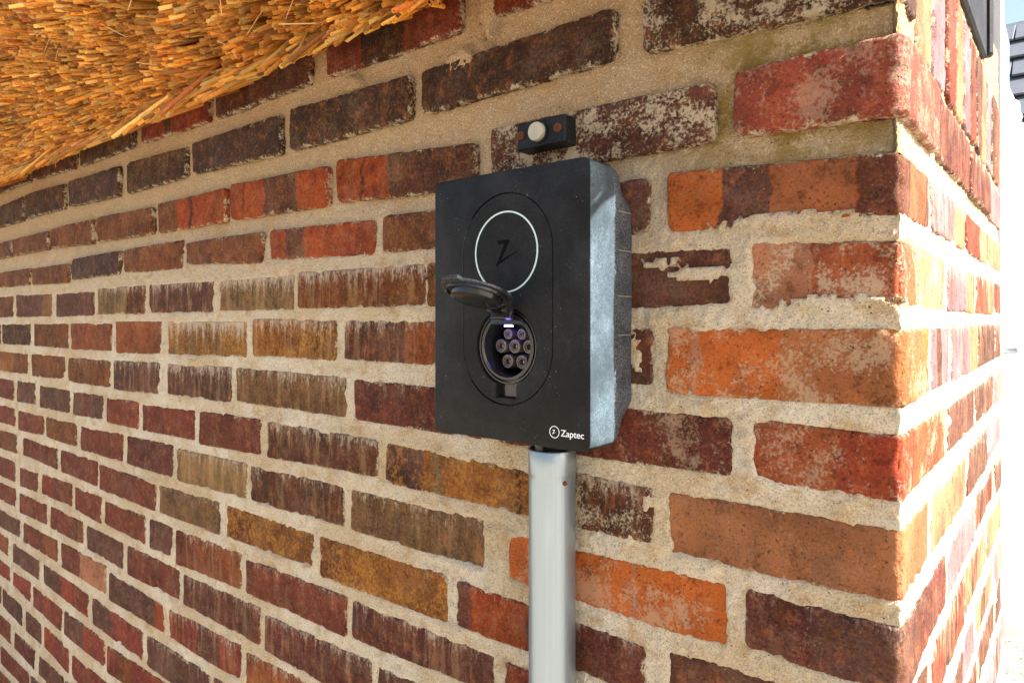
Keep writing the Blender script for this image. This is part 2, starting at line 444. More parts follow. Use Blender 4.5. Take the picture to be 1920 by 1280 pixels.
# measured bricks of the front wall, mm from the corner and from eye height:
# left, right, top at left, top at right, bottom at right, bottom at left, colour, efflorescence, bands along the brick
ROWS = {
5: [
  (-396,-264,376,373,318,322,'r',0,[]),
  (-676,-431,377,373,318,322,'r',0.1,[(0.3,0.62,'k')]),
  (-969,-715,375,377,323,321,'R',0.05,[]),
  (-1247,-995,382,376,321,327,'r',0,[(0.38,0.48,'k')]),
  (-1556,-1290,381,382,327,326,'k',0,[]),
  (-1862,-1593,391,382,328,337,'R',0,[]),
  (-2130,-1889,393,392,337,338,'k',0,[]),
],
4: [
  (-204,0,288,274,229,239,'K',0.15,[]),
  (-490,-235,286,287,240,238,'K',0.05,[]),
  (-760,-512,294,286,236,237,'k',0,[]),
  (-1048,-787,293,292,236,243,'k',0.03,[]),
  (-1316,-1076,299,292,242,241,'k',0.05,[]),
  (-1619,-1354,302,299,241,247,'K',0,[]),
  (-1918,-1652,306,301,247,247,'k',0,[]),
  (-2130,-1947,299,305,245,246,'k',0,[]),
],
3: [
  (-119,-4,202,200,144,150,'c',0.1,[]),
  (-385,-138,201,197,148,147,'P',0.1,[]),
  (-654,-408,206,191,141,152,'o2',0,[(0.43,1.1,'P'),(0.22,0.25,'R')]),
  (-924,-675,208,202,150,154,'o2',0,[(0.4,0.74,'P'),(0.16,0.18,'R')]),
  (-1178,-942,206,205,153,155,'o2',0,[(-0.1,0.32,'b'),(0.5,0.55,'R')]),
  (-1464,-1209,207,203,155,157,'b',0,[]),
  (-1738,-1490,206,206,156,163,'b',0,[]),
  (-2016,-1756,203,204,162,162,'b',0,[]),
  (-2130,-2038,203,203,162,161,'b',0,[]),
],
2: [
  (-181,-2,127,118,74,75,'o',0.05,[(0.27,0.5,'p'),(0.5,0.83,'b3'),(0.83,1.2,'d')]),
  (-316,-199,124,126,78,70,'p',0.15,[]),
  (-560,-330,125,121,79,81,'b',0,[]),
  (-814,-578,128,122,79,86,'o2',0.02,[(0.17,0.37,'P')]),
  (-1072,-835,127,128,82,92,'b',0,[]),
  (-1329,-1090,131,134,85,88,'b',0,[]),
  (-1603,-1349,130,132,87,86,'K',0,[]),
  (-1865,-1622,121,120,78,82,'b',0.05,[]),
  (-2130,-1885,121,122,82,83,'b',0,[]),
],
1: [
  (-106,2,60,53,8,9,'s',0.15,[(0.45,1.0,'c2')]),
  (-352,-124,60,58,11,4,'p',0.1,[]),
  (-480,-366,61,59,9,15,'b',0.2,[]),
  (-739,-485,63,61,17,16,'b',0.65,[]),
  (-959,-752,59,61,13,13,'g',0.75,[]),
  (-1215,-979,61,60,11,10,'d',0.5,[]),
  (-1450,-1233,60,60,10,10,'g',0.5,[(0.62,1.1,'b')]),
  (-1696,-1479,55,54,7,6,'d',0.1,[]),
  (-1985,-1727,57,55,6,5,'d',0,[(0.75,1.1,'y')]),
  (-2130,-2016,57,56,4,4,'b',0,[]),
],
0: [
  (-179,1,-10,-9,-61,-64,'o',0.05,[(0.55,1.1,'n2'),(0.13,0.17,'s')]),
  (-394,-195,-12,-10,-57,-56,'P',0.1,[]),
  (-636,-408,-4,-3,-52,-52,'b2',0.4,[(-0.1,0.5,'P')]),
  (-857,-654,-3,-3,-53,-55,'y2',0.55,[]),
  (-1138,-876,-7,-5,-56,-63,'y',0.85,[]),
  (-1362,-1167,-8,-6,-62,-67,'b2',0.12,[]),
  (-1606,-1388,-12,-11,-64,-67,'b2',0.15,[]),
  (-1850,-1625,-14,-12,-66,-66,'b',0.05,[]),
  (-2111,-1881,-16,-14,-64,-67,'k',0,[]),
],
-1: [
  (-105,-1,-81,-85,-129,-128,'c2',0.12,[(0.6,1.1,'c')]),
  (-372,-124,-81,-84,-129,-129,'P2',0.1,[]),
  (-614,-386,-80,-80,-127,-128,'P2',0.2,[]),
  (-903,-631,-78,-78,-127,-127,'g2',0.4,[]),
  (-1138,-922,-81,-76,-130,-132,'d',0.6,[]),
  (-1372,-1174,-85,-81,-134,-140,'d',0.35,[]),
  (-1625,-1393,-86,-85,-137,-138,'b',0.25,[]),
  (-1869,-1648,-87,-86,-135,-139,'b',0,[]),
  (-2130,-1897,-90,-88,-137,-139,'b',0,[(-0.1,0.5,'y2')]),
],
-2: [
  (-177,2,-152,-151,-200,-204,'n',0.04,[]),
  (-313,-195,-149,-151,-198,-198,'d',0.5,[]),
  (-553,-323,-152,-157,-200,-198,'y2',0.12,[(-0.1,0.28,'p'),(0.36,0.42,'g'),(0.88,0.91,'k')]),
  (-817,-570,-151,-152,-194,-201,'d2',0.45,[]),
  (-1020,-836,-155,-151,-200,-206,'rb',0.15,[]),
  (-1243,-1042,-160,-154,-202,-207,'rb',0.05,[]),
  (-1404,-1263,-160,-158,-206,-205,'rb',0,[]),
  (-1590,-1428,-159,-158,-204,-207,'d',0.1,[]),
  (-1811,-1616,-159,-159,-207,-210,'d',0.05,[]),
  (-1981,-1842,-158,-158,-206,-209,'d',0,[]),
  (-2130,-2011,-160,-160,-208,-209,'rb',0,[]),
],
-3: [
  (-109,0,-219,-220,-267,-265,'P2',0.15,[(0.45,1.1,'p')]),
  (-359,-127,-224,-220,-270,-271,'O',0.04,[(0.61,0.635,'s'),(0.22,0.24,'s')]),
  (-621,-395,-220,-217,-268,-269,'g2',0.3,[]),
  (-863,-637,-223,-218,-268,-273,'d2',0.3,[]),
  (-1100,-878,-225,-220,-271,-278,'g',0.4,[]),
  (-1309,-1120,-226,-222,-277,-277,'P2',0.05,[]),
  (-1550,-1334,-231,-226,-278,-280,'rb',0.05,[]),
  (-1759,-1578,-232,-229,-276,-275,'b',0,[]),
  (-1972,-1785,-234,-231,-274,-281,'rb',0,[]),
  (-2130,-2002,-231,-231,-274,-277,'rb',0,[]),
],
-4: [
  (-177,0,-290,-281,-332,-347,'d',0.05,[]),
  (-432,-203,-290,-294,-335,-338,'P2',0.2,[(0.1,0.42,'o2')]),
  (-687,-450,-293,-290,-341,-344,'y2',0.12,[(-0.1,0.2,'b')]),
  (-934,-705,-294,-293,-338,-341,'y2',0.1,[(-0.1,0.3,'b')]),
  (-1172,-959,-298,-293,-344,-346,'g2',0.25,[]),
  (-1445,-1189,-299,-299,-347,-347,'rb',0.03,[]),
  (-1668,-1459,-296,-295,-344,-343,'rb',0,[]),
  (-1938,-1696,-297,-297,-342,-340,'rb',0,[]),
  (-2130,-1985,-301,-297,-343,-347,'b',0,[]),
],
-5: [
  (-364,-218,-358,-357,-403,-391,'r2',0.25,[]),
  (-618,-381,-361,-359,-397,-408,'P2',0.35,[]),
  (-875,-633,-365,-359,-409,-414,'rb',0.2,[]),
  (-1106,-894,-366,-361,-413,-423,'rb',0.3,[(0.35,1.1,'b2')]),
  (-1211,-1124,-366,-364,-416,-417,'p',0.02,[]),
  (-1417,-1231,-369,-365,-416,-412,'rb',0,[]),
  (-1581,-1439,-367,-365,-419,-414,'rb',0,[]),
  (-1800,-1603,-368,-362,-412,-415,'rb',0.1,[(0.1,0.45,'r2')]),
  (-1959,-1830,-376,-370,-415,-421,'rb',0,[]),
  (-2130,-1998,-368,-368,-417,-420,'rb',0,[]),
],
-6: [
  (-568,-370,-429,-416,-466,-475,'p',0.3,[]),
  (-824,-584,-435,-428,-487,-485,'P2',0.35,[]),
  (-1080,-840,-437,-429,-484,-485,'P2',0.3,[]),
  (-1309,-1096,-435,-434,-483,-489,'rb',0.12,[]),
  (-1514,-1331,-436,-435,-485,-484,'p',0,[]),
  (-1734,-1538,-434,-433,-480,-482,'rb',0,[(0.85,1.1,'y')]),
  (-1959,-1763,-441,-436,-481,-488,'rb',0,[]),
  (-2130,-1994,-440,-435,-483,-484,'rb',0,[]),
],
-7: [
  (-875,-621,-507,-494,-556,-556,'b2',0.3,[]),
  (-1132,-894,-510,-500,-555,-558,'r2',0.3,[(0.42,0.72,'P')]),
  (-1393,-1155,-507,-511,-555,-560,'p',0.1,[(0.85,1.1,'o2')]),
  (-1662,-1417,-503,-499,-553,-555,'rb',0,[(0.45,1.1,'s')]),
  (-1930,-1692,-509,-505,-552,-553,'rb',0,[(0.6,1.1,'b2')]),
  (-2130,-1964,-511,-511,-551,-554,'p',0,[]),
],
-8: [
  (-1220,-988,-581,-577,-634,-634,'p',0.25,[]),
  (-1482,-1245,-581,-581,-633,-634,'r2',0.15,[(0.0,0.4,'p')]),
  (-1785,-1508,-579,-578,-631,-623,'r2',0.05,[(-0.1,0.4,'p')]),
  (-2020,-1815,-576,-579,-625,-625,'p',0,[]),
  (-2130,-2056,-574,-575,-619,-618,'b2',0,[]),
],
-9: [
  (-1404,-1110,-657,-643,-696,-707,'r2',0.05,[(0.2,0.4,'b2')]),
  (-1642,-1423,-652,-650,-701,-702,'r2',0.1,[(-0.1,0.5,'p')]),
  (-1858,-1665,-649,-652,-702,-696,'r2',0,[]),
  (-2016,-1881,-650,-644,-692,-684,'r2',0,[]),
  (-2130,-2038,-644,-646,-684,-687,'c',0,[]),
],
-10: [
  (-1606,-1385,-737,-735,-788,-782,'r2',0.05,[]),
  (-1781,-1625,-725,-731,-782,-771,'r2',0,[]),
  (-1914,-1804,-725,-729,-774,-772,'p',0,[]),
  (-2107,-1947,-715,-721,-772,-762,'p',0.05,[]),
],
-11: [
  (-1819,-1658,-804,-807,-859,-850,'p',0.02,[]),
  (-1998,-1846,-801,-804,-847,-841,'P2',0,[]),
  (-2130,-2033,-794,-791,-842,-841,'rb',0.05,[]),
],
}

PAL = {'k': (58, 30, 16), 'K': (70, 38, 20), 'd': (96, 50, 34), 'd2': (102, 58, 38), 'b': (116, 62, 30), 'b2': (140, 72, 36), 'r': (118, 40, 20),
       'R': (84, 38, 22), 'r2': (140, 54, 40), 'rb': (122, 55, 38), 'b3': (156, 88, 52), 'o': (206, 106, 46), 'o2': (160, 62, 18), 'O': (220, 112, 46), 'c': (150, 60, 34),
       'c2': (166, 82, 48), 'p': (100, 60, 50), 'P': (96, 52, 38), 'P2': (104, 48, 40), 's': (196, 128, 92), 'n': (176, 112, 72), 'n2': (190, 114, 66),
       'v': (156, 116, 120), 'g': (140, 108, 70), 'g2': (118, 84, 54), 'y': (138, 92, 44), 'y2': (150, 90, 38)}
KB = 0.56      # brick albedo scale

bricks = []      # dicts: s0,s1 = along A; ztl.. ; LB = length round the corner
def addb(face, a0, a1, ztl, ztr, zbr, zbl, col, effl=0.0, bands=(), LB=0.0, **kw):
    g0 = 2.5 if zbl < 50 else 1.0
    bricks.append(dict(face=face, a0=(a0 - g0) / 1000, a1=(a1 + (0 if LB else g0)) / 1000, z=[q / 1000 for q in (ztl + g0, ztr + g0, zbr - g0, zbl - g0)], col=col, effl=effl, bands=list(bands), LB=LB / 1000, **kw))

XL = -2720
rowz = {}
fillc = ['rb', 'd', 'b', 'r2', 'p', 'P2', 'b2', 'rb', 'rb', 'd2']
for r in range(5, -18, -1):
    L = sorted(ROWS.get(r, []), key=lambda q: q[0])
    if L:
        zt = np.mean([q[3] for q in L if q[1] > -700] or [q[2] for q in L]); zb = np.mean([q[4] for q in L if q[1] > -700] or [q[5] for q in L])
    else:
        zt, zb = rowz[r + 1][0] - 71.5, rowz[r + 1][1] - 71.5
    rowz[r] = (zt, zb)
    full = []
    if L:
        q = list(L[0])
        if q[0] == -2130:                       # cut by the frame: give it its whole length
            ln = 110 if q[1] - q[0] < 60 else 228
            q[0] = q[1] - max(ln, q[1] - q[0])
        L[0] = tuple(q)
        full += L
        x = L[0][0] - 13
        ztl, zbl = L[0][2], L[0][5]
    else:
        x = -2130 + (r % 2) * 120
        ztl, zbl = zt, zb
    while x > XL + 60:                          # on to the left
        ln = random.choice([228, 228, 222, 110])
        x0 = max(XL, x - ln)
        full.insert(0, (x0, x, ztl, ztl, zbl, zbl, random.choice(fillc), random.random() * 0.15, []))
        x = x0 - 13
    x = full[-1][1] if L else (-2130 + (r % 2) * 120 - 0)
    corner = 108 if r % 2 else 178
    if x < -corner - 40:                        # on to the corner
        x += 13
        zt0, zb0 = (L[-1][3], L[-1][4]) if L else (zt, zb)
        first = True
        while x < -corner - 13 - 30:
            x1 = min(x + 228, -corner - 13)
            if -corner - 13 - x1 < 60: x1 = -corner - 13
            full.append((x, x1, zt0, zt0, zb0, zb0, random.choice(fillc), random.random() * 0.2, []))
            x = x1 + 13
        full.append((-corner, 0, zt0, zt0, zb0, zb0, random.choice(fillc), 0.1, []))
    for q in full:
        isc = q[1] > -6
        LB = 0
        if isc:
            q = list(q); q[1] = 0
            LB = 208 if r % 2 else 112
            if r == 3: LB = 150
            if r >= 4: LB = 58
        addb('A', *q[:9], LB=LB)
        if r in (4, 2) and not isc and q[0] > -1300: bricks[-1].update(gloss=0.12)
        if r == 3 and isc: bricks[-1].update(gloss=0.35, proud=.002, smear=0.25)
        if (r, isc) == (1, True): bricks[-1].update(smear=0.55)
        if r == 3 and q[0] == -385: bricks[-1].update(smear=0.75, smlev=0.03)
        if r == 4 and q[0] == -204: bricks[-1].update(smear=0.6)
        if (r, isc) == (0, True): bricks[-1].update(smear=0.4)
        if (r, isc) == (-1, True): bricks[-1].update(smear=0.35)
        if r == -2 and q[0] == -313: bricks[-1].update(smear=0.7)
        if r == -1 and q[0] == -372: bricks[-1].update(smear=0.3, smlev=-0.03)
        if r == -3 and q[0] == -359: bricks[-1].update(smear=0.35)
    # side wall, from the corner brick on
    zc = (full[-1][3], full[-1][4])
    if r <= 3:
        y = (208 if r % 2 else 112) + 13
        if r == 3: y = 163
        k = 0
        while y < 800:
            ln = 108 if (not r % 2 and k == 0 and r in (0, -6)) else random.choice([228, 226, 222])
            y1 = min(y + ln, 812)
            if 812 - y1 < 50: y1 = 812
            addb('B', y, y1, zc[0], zc[0], zc[1], zc[1], random.choice(['v', 'r2', 'p', 'v', 'P2', 's', 'p', 'v']), 0.1 + 0.35 * random.random(),  # mauve bricks; raised effl puts the wash-out of full sun into their colour
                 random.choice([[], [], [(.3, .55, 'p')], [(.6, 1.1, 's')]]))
            y = y1 + 13; k += 1
# soldier course on the side wall
y = 70
k = 0
while y < 905:
    w = 64 if k < 2 else random.choice([50, 52, 54])
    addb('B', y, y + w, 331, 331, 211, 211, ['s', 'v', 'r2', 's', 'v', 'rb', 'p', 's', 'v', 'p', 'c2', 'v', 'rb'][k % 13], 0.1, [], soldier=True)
    y += w + 13; k += 1

print('bricks', len(bricks))

YCAP = 0.905
# --- mortar bed: one fine height field that folds round the corner
sA = np.concatenate([np.arange(-2.75, -1.2, 0.009), np.arange(-1.2, -0.55, 0.005), np.arange(-0.55, -0.004, 0.0029), [-0.004, -0.002]])
sB = np.concatenate([[0.0, 0.002, 0.004], np.arange(0.007, 0.25, 0.004), np.arange(0.25, 0.8, 0.008), [0.806, 0.812]])
S = np.concatenate([sA, sB])
Z = np.concatenate([np.arange(-1.27, -0.72, 0.010), np.arange(-0.72, 0.43, 0.0031)])
SS, ZZ = np.meshgrid(S, Z)                      # rows: z
inside = np.zeros_like(SS)
for b in bricks:
    a0, a1 = b['a0'], b['a1']
    if b['face'] == 'A' and b['LB']: a1 = b['LB']
    i0, i1 = np.searchsorted(S, [a0, a1])
    zt, zb_ = max(b['z'][:2]), min(b['z'][2:])
    j0, j1 = np.searchsorted(Z, [zb_, zt])
    if i1 <= i0 or j1 <= j0: continue
    sub = SS[j0:j1, i0:i1]; zz = ZZ[j0:j1, i0:i1]
    f = np.clip((sub - a0) / max(1e-4, a1 - a0), 0, 1)
    top = b['z'][0] * (1 - f) + b['z'][1] * f; bot = b['z'][3] * (1 - f) + b['z'][2] * f
    dd = np.minimum(np.minimum(sub - a0, a1 - sub), np.minimum(top - zz, zz - bot))
    inside[j0:j1, i0:i1] = np.maximum(inside[j0:j1, i0:i1], np.maximum(dd, 0))
up = np.clip((ZZ - 0.06) / 0.08, 0, 1)
rec = -0.0006 + 0.0078 * up * np.where(SS < 0, 1, 0.4)
n1 = fbm(SS * 190, ZZ * 190, seed=3); n2 = fbm(SS * 420, ZZ * 420, seed=9, oct=2); n3 = fbm(SS * 28, ZZ * 40, seed=21, oct=4)
lev = -rec + (n1 - 0.5) * 0.0032 + (n2 - 0.5) * 0.0024 + np.clip(n3 - 0.56, 0, 1) * 0.014 * (1 - 0.6 * up)
# raked hollow along the bed joints below the protruding upper courses
lev -= up * np.where(SS < 0, 1, 0) * 0.0035 * np.clip(fbm(SS * 9, ZZ * 3, seed=5) - 0.25, 0, 1)
push = np.clip(inside - 0.0016, 0, 0.010) * 1.1
# mortar dragged over brick faces (x, z, rx, rz, extra height)
for x, z, rx, rz, hgt in ((-0.150, 0.038, 0.030, 0.006, 0.0125), (-0.185, 0.048, 0.022, 0.005, 0.0125),
                          (-0.215, -0.03, 0.012, 0.02, 0.012), (-0.035, 0.012, 0.05, 0.006, 0.012), (-0.43, 0.285, 0.02, 0.012, 0.014), (-0.62, 0.30, 0.012, 0.012, 0.012),
                          (-0.39, 0.33, 0.012, 0.03, 0.017), (-0.09, 0.078, 0.05, 0.006, 0.013), (-0.2, -0.163, 0.012, 0.008, 0.012), (-0.21, -0.195, 0.014, 0.006, 0.012)):
    q = ((SS - x) / rx) ** 2 + ((ZZ - z) / rz) ** 2
    sm_ = np.clip((1.25 - q + (n1 - 0.5) * 2.2 + (n2 - 0.5) * 1.2) * 2.5, 0, 1)
    push = push * (1 - sm_); lev = lev + (0.0020 + 0.0016 * n2 - lev) * sm_
lev = np.minimum(lev, 0.0052)
lev = lev - push
# positions
rc = 0.004
X = np.where(SS <= 0, SS, 0.0); Y = np.where(SS <= 0, 0.0, SS)
th = np.clip((SS + rc) / (2 * rc), 0, 1) * math.pi / 2
NX, NY = np.sin(th), -np.cos(th)
cm = np.abs(SS) < rc
X = X + NX * lev; Y = Y + NY * lev
X = np.where(cm & (SS <= 0), X - 0.0012, X); Y = np.where(cm & (SS > 0), Y + 0.0012, Y)
nz, ns = SS.shape
V = np.stack([X, Y, ZZ + H], -1)
moss_all = np.clip(1.2 - ((SS + 0.07) / 0.14) ** 2 - ((ZZ - 0.18) / 0.08) ** 2, 0, 1) * (SS < 0.01)
kc = len(sA)
def sheet(name, c0, c1, label):
    v = V[:, c0:c1].reshape(-1, 3); w = c1 - c0
    idx = np.arange(nz * w).reshape(nz, w)
    f = np.stack([idx[:-1, :-1], idx[:-1, 1:], idx[1:, 1:], idx[1:, :-1]], -1).reshape(-1, 4)
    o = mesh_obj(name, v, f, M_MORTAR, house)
    at = o.data.attributes.new('moss', 'FLOAT', 'POINT'); at.data.foreach_set('value', moss_all[:, c0:c1].reshape(-1))
    o['label'] = label
    return o
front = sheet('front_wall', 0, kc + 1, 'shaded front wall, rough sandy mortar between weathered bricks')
side = sheet('side_wall', kc, len(S), 'sunlit side wall with the same sandy mortar as the front')

def axis(n_len, fine):
    """positions along a brick, fine near both arrises (metres)"""
    e_ = [0.0, 0.0012, 0.0026, 0.0045]
    m = max(1, int(round((n_len - 0.012) / fine)))
    mid = list(np.linspace(0.007, n_len - 0.007, m + 1))
    return np.array(e_ + mid + [n_len - q for q in e_[::-1]])

def make_brick(b, i):
    a0, a1, LB = b['a0'], b['a1'], b['LB']
    ztl, ztr, zbr, zbl = b['z']
    LA = a1 - a0
    cy = (a0 + a1) / 2
    dist = math.hypot((cy if b['face'] == 'A' else 0) - 0.095, 0.55 + (cy if b['face'] == 'B' else 0))
    fine = 0.0042 if dist < 0.75 else (0.0065 if dist < 1.1 else 0.010)
    sd = 100 + i * 7
    ps = axis(LA, fine)
    if LB:
        ps = np.concatenate([ps[:-4] if False else ps[ps < LA - 0.0022], [LA - 0.0012, LA, LA + 0.0012], LA + axis(LB, fine)[axis(LB, fine) > 0.0022]])
    Lt = LA + LB
    hh = (ztl + ztr - zbl - zbr) / 2
    pt = axis(hh, fine * 1.2)
    s, t = np.meshgrid(ps, pt)
    f = np.clip(s / LA, 0, 1); g_ = t / hh
    bot = zbl * (1 - f) + zbr * f; top = ztl * (1 - f) + ztr * f
    z = bot + (top - bot) * g_
    ds = np.minimum(s, Lt - s); dt = np.minimum(t, hh - t); d = np.minimum(ds, dt)
    wx = a0 + s; wz = z
    # uneven outline
    eb = np.clip(1 - d / 0.010, 0, 1)
    jx = (fbm(wx * 150, wz * 150, seed=sd) - 0.5) * 0.0020 + (fbm(wz * 25, wx * 0 + 3, seed=sd + 1) - 0.5) * 0.003
    jz = (fbm(wx * 150, wz * 150, seed=sd + 2) - 0.5) * 0.0018 + (fbm(wx * 9, wz * 0 + 5, seed=sd + 3) - 0.5) * 0.0036
    cr = np.clip(1 - ds / 0.006, 0, 1) * np.clip(1 - dt / 0.006, 0, 1)      # rounded corners
    s2 = s + eb * jx + cr * 0.0022 * np.where(s < Lt / 2, 1, -1)
    z2 = z + eb * jz + cr * 0.0022 * np.where(t < hh / 2, 1, -1)
    bev = 0.0038
    q = np.clip(1 - d / bev, 0, 1)
    dep = -(1 - np.sqrt(np.clip(1 - q * q, 0, 1))) * bev * 0.9
    dep = dep + (fbm(wx * 60, wz * 60, seed=sd + 4) - 0.5) * 0.0018 + (fbm(wx * 11, wz * 20, seed=sd + 5) - 0.5) * 0.0030
    chip = np.clip(fbm(wx * 60, wz * 60, seed=sd + 6) - 0.62, 0, 1) * np.clip(1 - d / 0.012, 0, 1) * 0.020
    dep = dep - chip + b.get('proud', 0.0) + (vn(np.array([i * 1.7]), np.array([0.3]), seed=4)[0] - 0.15) * 0.004
    # to world
    if b['face'] == 'A':
        onA = (s2 <= LA) if LB else np.ones_like(s2, bool)
        th_ = np.where(LB > 0, np.clip((s - (LA - 0.0024)) / 0.0048, 0, 1), 0) * math.pi / 2
        bx = np.where(onA, a0 + s2, 0.0); by = np.where(onA, 0.0, s2 - LA)
        if LB:
            rr = np.clip(1 - np.abs(s - LA) / 0.0024, 0, 1) * 0.0010
            bx = bx - rr * onA; by = by + rr * (~onA)
            rr = rr + np.clip(fbm(wz * 160, wx * 0, seed=sd + 8) - 0.52, 0, 1) * 0.012 * np.clip(1 - np.abs(s - LA) / 0.006, 0, 1)
            dep = dep - rr
        nx, ny = np.sin(th_), -np.cos(th_)
    else:
        bx = np.zeros_like(s); by = a0 + s2; nx = np.ones_like(s); ny = np.zeros_like(s)
    x = bx + nx * dep; y = by + ny * dep
    ni, nj = s.shape
    P = np.stack([x, y, z2 + H], -1).reshape(-1, 3)
    idx = np.arange(ni * nj).reshape(ni, nj)
    F = np.stack([idx[:-1, :-1], idx[:-1, 1:], idx[1:, 1:], idx[1:, :-1]], -1).reshape(-1, 4).tolist()
    loop = list(idx[0, :]) + list(idx[1:, -1]) + list(idx[-1, -2::-1]) + list(idx[-2:0:-1, 0])
    nn = np.stack([nx, ny, np.zeros_like(nx)], -1).reshape(-1, 3)
    back = P[loop] - nn[loop] * 0.022
    base = len(P); m = len(loop)
    P = np.concatenate([P, back])
    for k in range(m):
        k2 = (k + 1) % m
        F.append([loop[k2], loop[k], base + k, base + k2])
    c = np.array([(P[:, 0].min() + P[:, 0].max()) / 2, (P[:, 1].min() + P[:, 1].max()) / 2, (P[:, 2].min() + P[:, 2].max()) / 2])
    o = mesh_obj('brick', P - c, F, M_BRICK, front if b['face'] == 'A' else side, True, c)
    me = o.data
    uvu = np.concatenate([(np.clip(s / LA, 0, 1.0) if not LB else np.where(s <= LA, s / LA, 1 - (s - LA) / LA)).reshape(-1), np.zeros(m)])
    uvv = np.concatenate([g_.reshape(-1), np.zeros(m)])
    uvu[base:] = uvu[loop]; uvv[base:] = uvv[loop]
    uvl = me.uv_layers.new(name='UVMap')
    li = np.empty(len(me.loops), np.int32); me.loops.foreach_get('vertex_index', li)
    uvl.data.foreach_set('uv', np.stack([uvu[li], uvv[li]], -1).reshape(-1).astype(np.float32))
    ed = np.concatenate([d.reshape(-1), np.zeros(m)])
    at = me.attributes.new('edge', 'FLOAT', 'POINT'); at.data.foreach_set('value', ed.astype(np.float32))
    jit = 0.9 + 0.2 * random.random()
    o['c1'] = [float(q_) for q_ in lin(PAL[b['col']], KB * jit)]
    for k in (2, 3, 4):
        if len(b['bands']) > k - 2:
            lo, hi, cc = b['bands'][k - 2]
            o['b%d_lo' % k], o['b%d_hi' % k] = float(lo), float(hi)
            o['c%d' % k] = [float(q_) for q_ in lin(PAL[cc], KB * jit)]
        else:
            o['b%d_lo' % k], o['b%d_hi' % k] = 2.0, 3.0
            o['c%d' % k] = [0.1, 0.05, 0.03]
    o['effl'] = float(b['effl']); o['seed'] = float(i % 97) + random.random()
    o['ochre'] = 0.6 if b['col'] in ('y', 'y2') else (0.18 if b['col'] in ('k', 'b', 'g', 'g2', 'o2') else 0.08)
    o['gloss'] = float(b.get('gloss', 0.12 if b['col'] in ('P', 'd', 'K') else 0.0))
    o['smear'] = float(b.get('smear', 0.06)); o['smlev'] = float(b.get('smlev', 0.0))
    return o
for i, b in enumerate(bricks):
    make_brick(b, i)

# ------------------------------------------------------------------ thatched eave
AL = math.radians(33)
D = np.array([0, math.cos(AL), math.sin(AL)])          # up the slope, into the roof
E1 = np.array([0, -math.sin(AL), math.cos(AL)])        # up the cut face, outwards
B0 = np.array([0, -0.028, H + 0.343])
T = 0.36
X0, X1 = -2.75, 0.09
def prism(pts, x0, x1):
    n = len(pts)
    v = [(x0, p[1], p[2]) for p in pts] + [(x1, p[1], p[2]) for p in pts]
    f = [tuple(range(n))[::-1], tuple(range(n, 2 * n))] + [(i, (i + 1) % n, n + (i + 1) % n, n + i) for i in range(n)]
    return v, f
Q = [B0 + 0.075 * D + 0.004 * E1, B0 + 0.075 * D + (T - 0.004) * E1, B0 + 1.5 * D + (T - 0.004) * E1, B0 + 1.5 * D + 0.004 * E1]
pv, pf = prism(Q, X0, X1)
M_THATCH = mat_plain('packed_thatch', lin((40, 22, 8)), 0.85, var=0.5, scale=90, bump=0.8)
roof = mesh_obj('thatched_roof', pv, pf, M_THATCH, house, False)
roof['label'] = 'golden reed thatch eave, its cut ends facing out above the wall'

def rot_to(dv):
    dv = dv / np.linalg.norm(dv, axis=-1, keepdims=True)
    ref = np.array([1.0, 0, 0])
    a_ = np.cross(dv, ref); a_ /= np.linalg.norm(a_, axis=-1, keepdims=True)
    b_ = np.cross(dv, a_)
    return dv, a_, b_
sp = 0.0058
gx, gw = np.meshgrid(np.arange(X0, X1, sp), np.arange(0.0, T, sp * 0.87))
gx = gx + (np.arange(gx.shape[0])[:, None] % 2) * sp / 2
gx = gx.reshape(-1); gw = gw.reshape(-1)
N = len(gx)
gx = gx + rng.normal(0, 0.0016, N); gw = gw + rng.normal(0, 0.0016, N)
lump = fbm(gx * 22, gw * 26, seed=31, oct=3)
keep = (lump > 0.30) & (rng.random(len(lump)) > 0.22)
gx, gw, lump = gx[keep], gw[keep], lump[keep]; N = len(gx)
out = (lump - 0.5) * 0.055 + rng.normal(0, 0.009, N) + np.where(rng.random(N) < 0.03, rng.random(N) * 0.03, 0)
edge_ = np.clip(1 - gw / 0.022, 0, 1)
out = out + edge_ * rng.random(N) ** 3 * 0.095
dv = np.tile(D, (N, 1))
clx = (fbm(gx * 13, gw * 16, seed=41) - 0.5); clz = (fbm(gx * 13, gw * 16, seed=43) - 0.5)
dv[:, 0] += -0.14 + clx * 0.40 + rng.normal(0, 0.07, N) + edge_ * rng.normal(0, 0.22, N)
dv[:, 2] += clz * 0.35 + rng.normal(0, 0.05, N) - 0.22 * np.clip(gw / 0.2, 0, 1) + edge_ * rng.random(N) * 0.45
dv[:, 1] += clz * -0.2
dv, ax_, bx_ = rot_to(dv)
tip = np.stack([gx, np.zeros(N), np.zeros(N)], -1) + B0 + gw[:, None] * E1 - out[:, None] * D
rad = rng.uniform(0.0015, 0.0033, N)
K = 6
ang = np.arange(K) * 2 * math.pi / K
ca, sa = np.cos(ang), np.sin(ang)
ring = ca[None, :, None] * ax_[:, None, :] + sa[None, :, None] * bx_[:, None, :]
squ = rng.uniform(0.75, 1.0, N)
ring2 = ca[None, :, None] * ax_[:, None, :] + (sa[None, :] * squ[:, None])[:, :, None] * bx_[:, None, :]
jag = rng.normal(0, 0.0009, (N, K))
r_ = rad[:, None, None]
v0 = tip[:, None] + ring2 * r_ + jag[:, :, None] * dv[:, None]
ln = rng.uniform(0.075, 0.12, N) + np.clip(out, 0, 1)
bend = rng.normal(0, 0.004, (N, 3))
v1 = tip[:, None] + ring * r_ * 1.08 + (ln[:, None] * dv + bend)[:, None]
v2 = tip[:, None] + ring2 * r_ * 0.68 + jag[:, :, None] * dv[:, None]
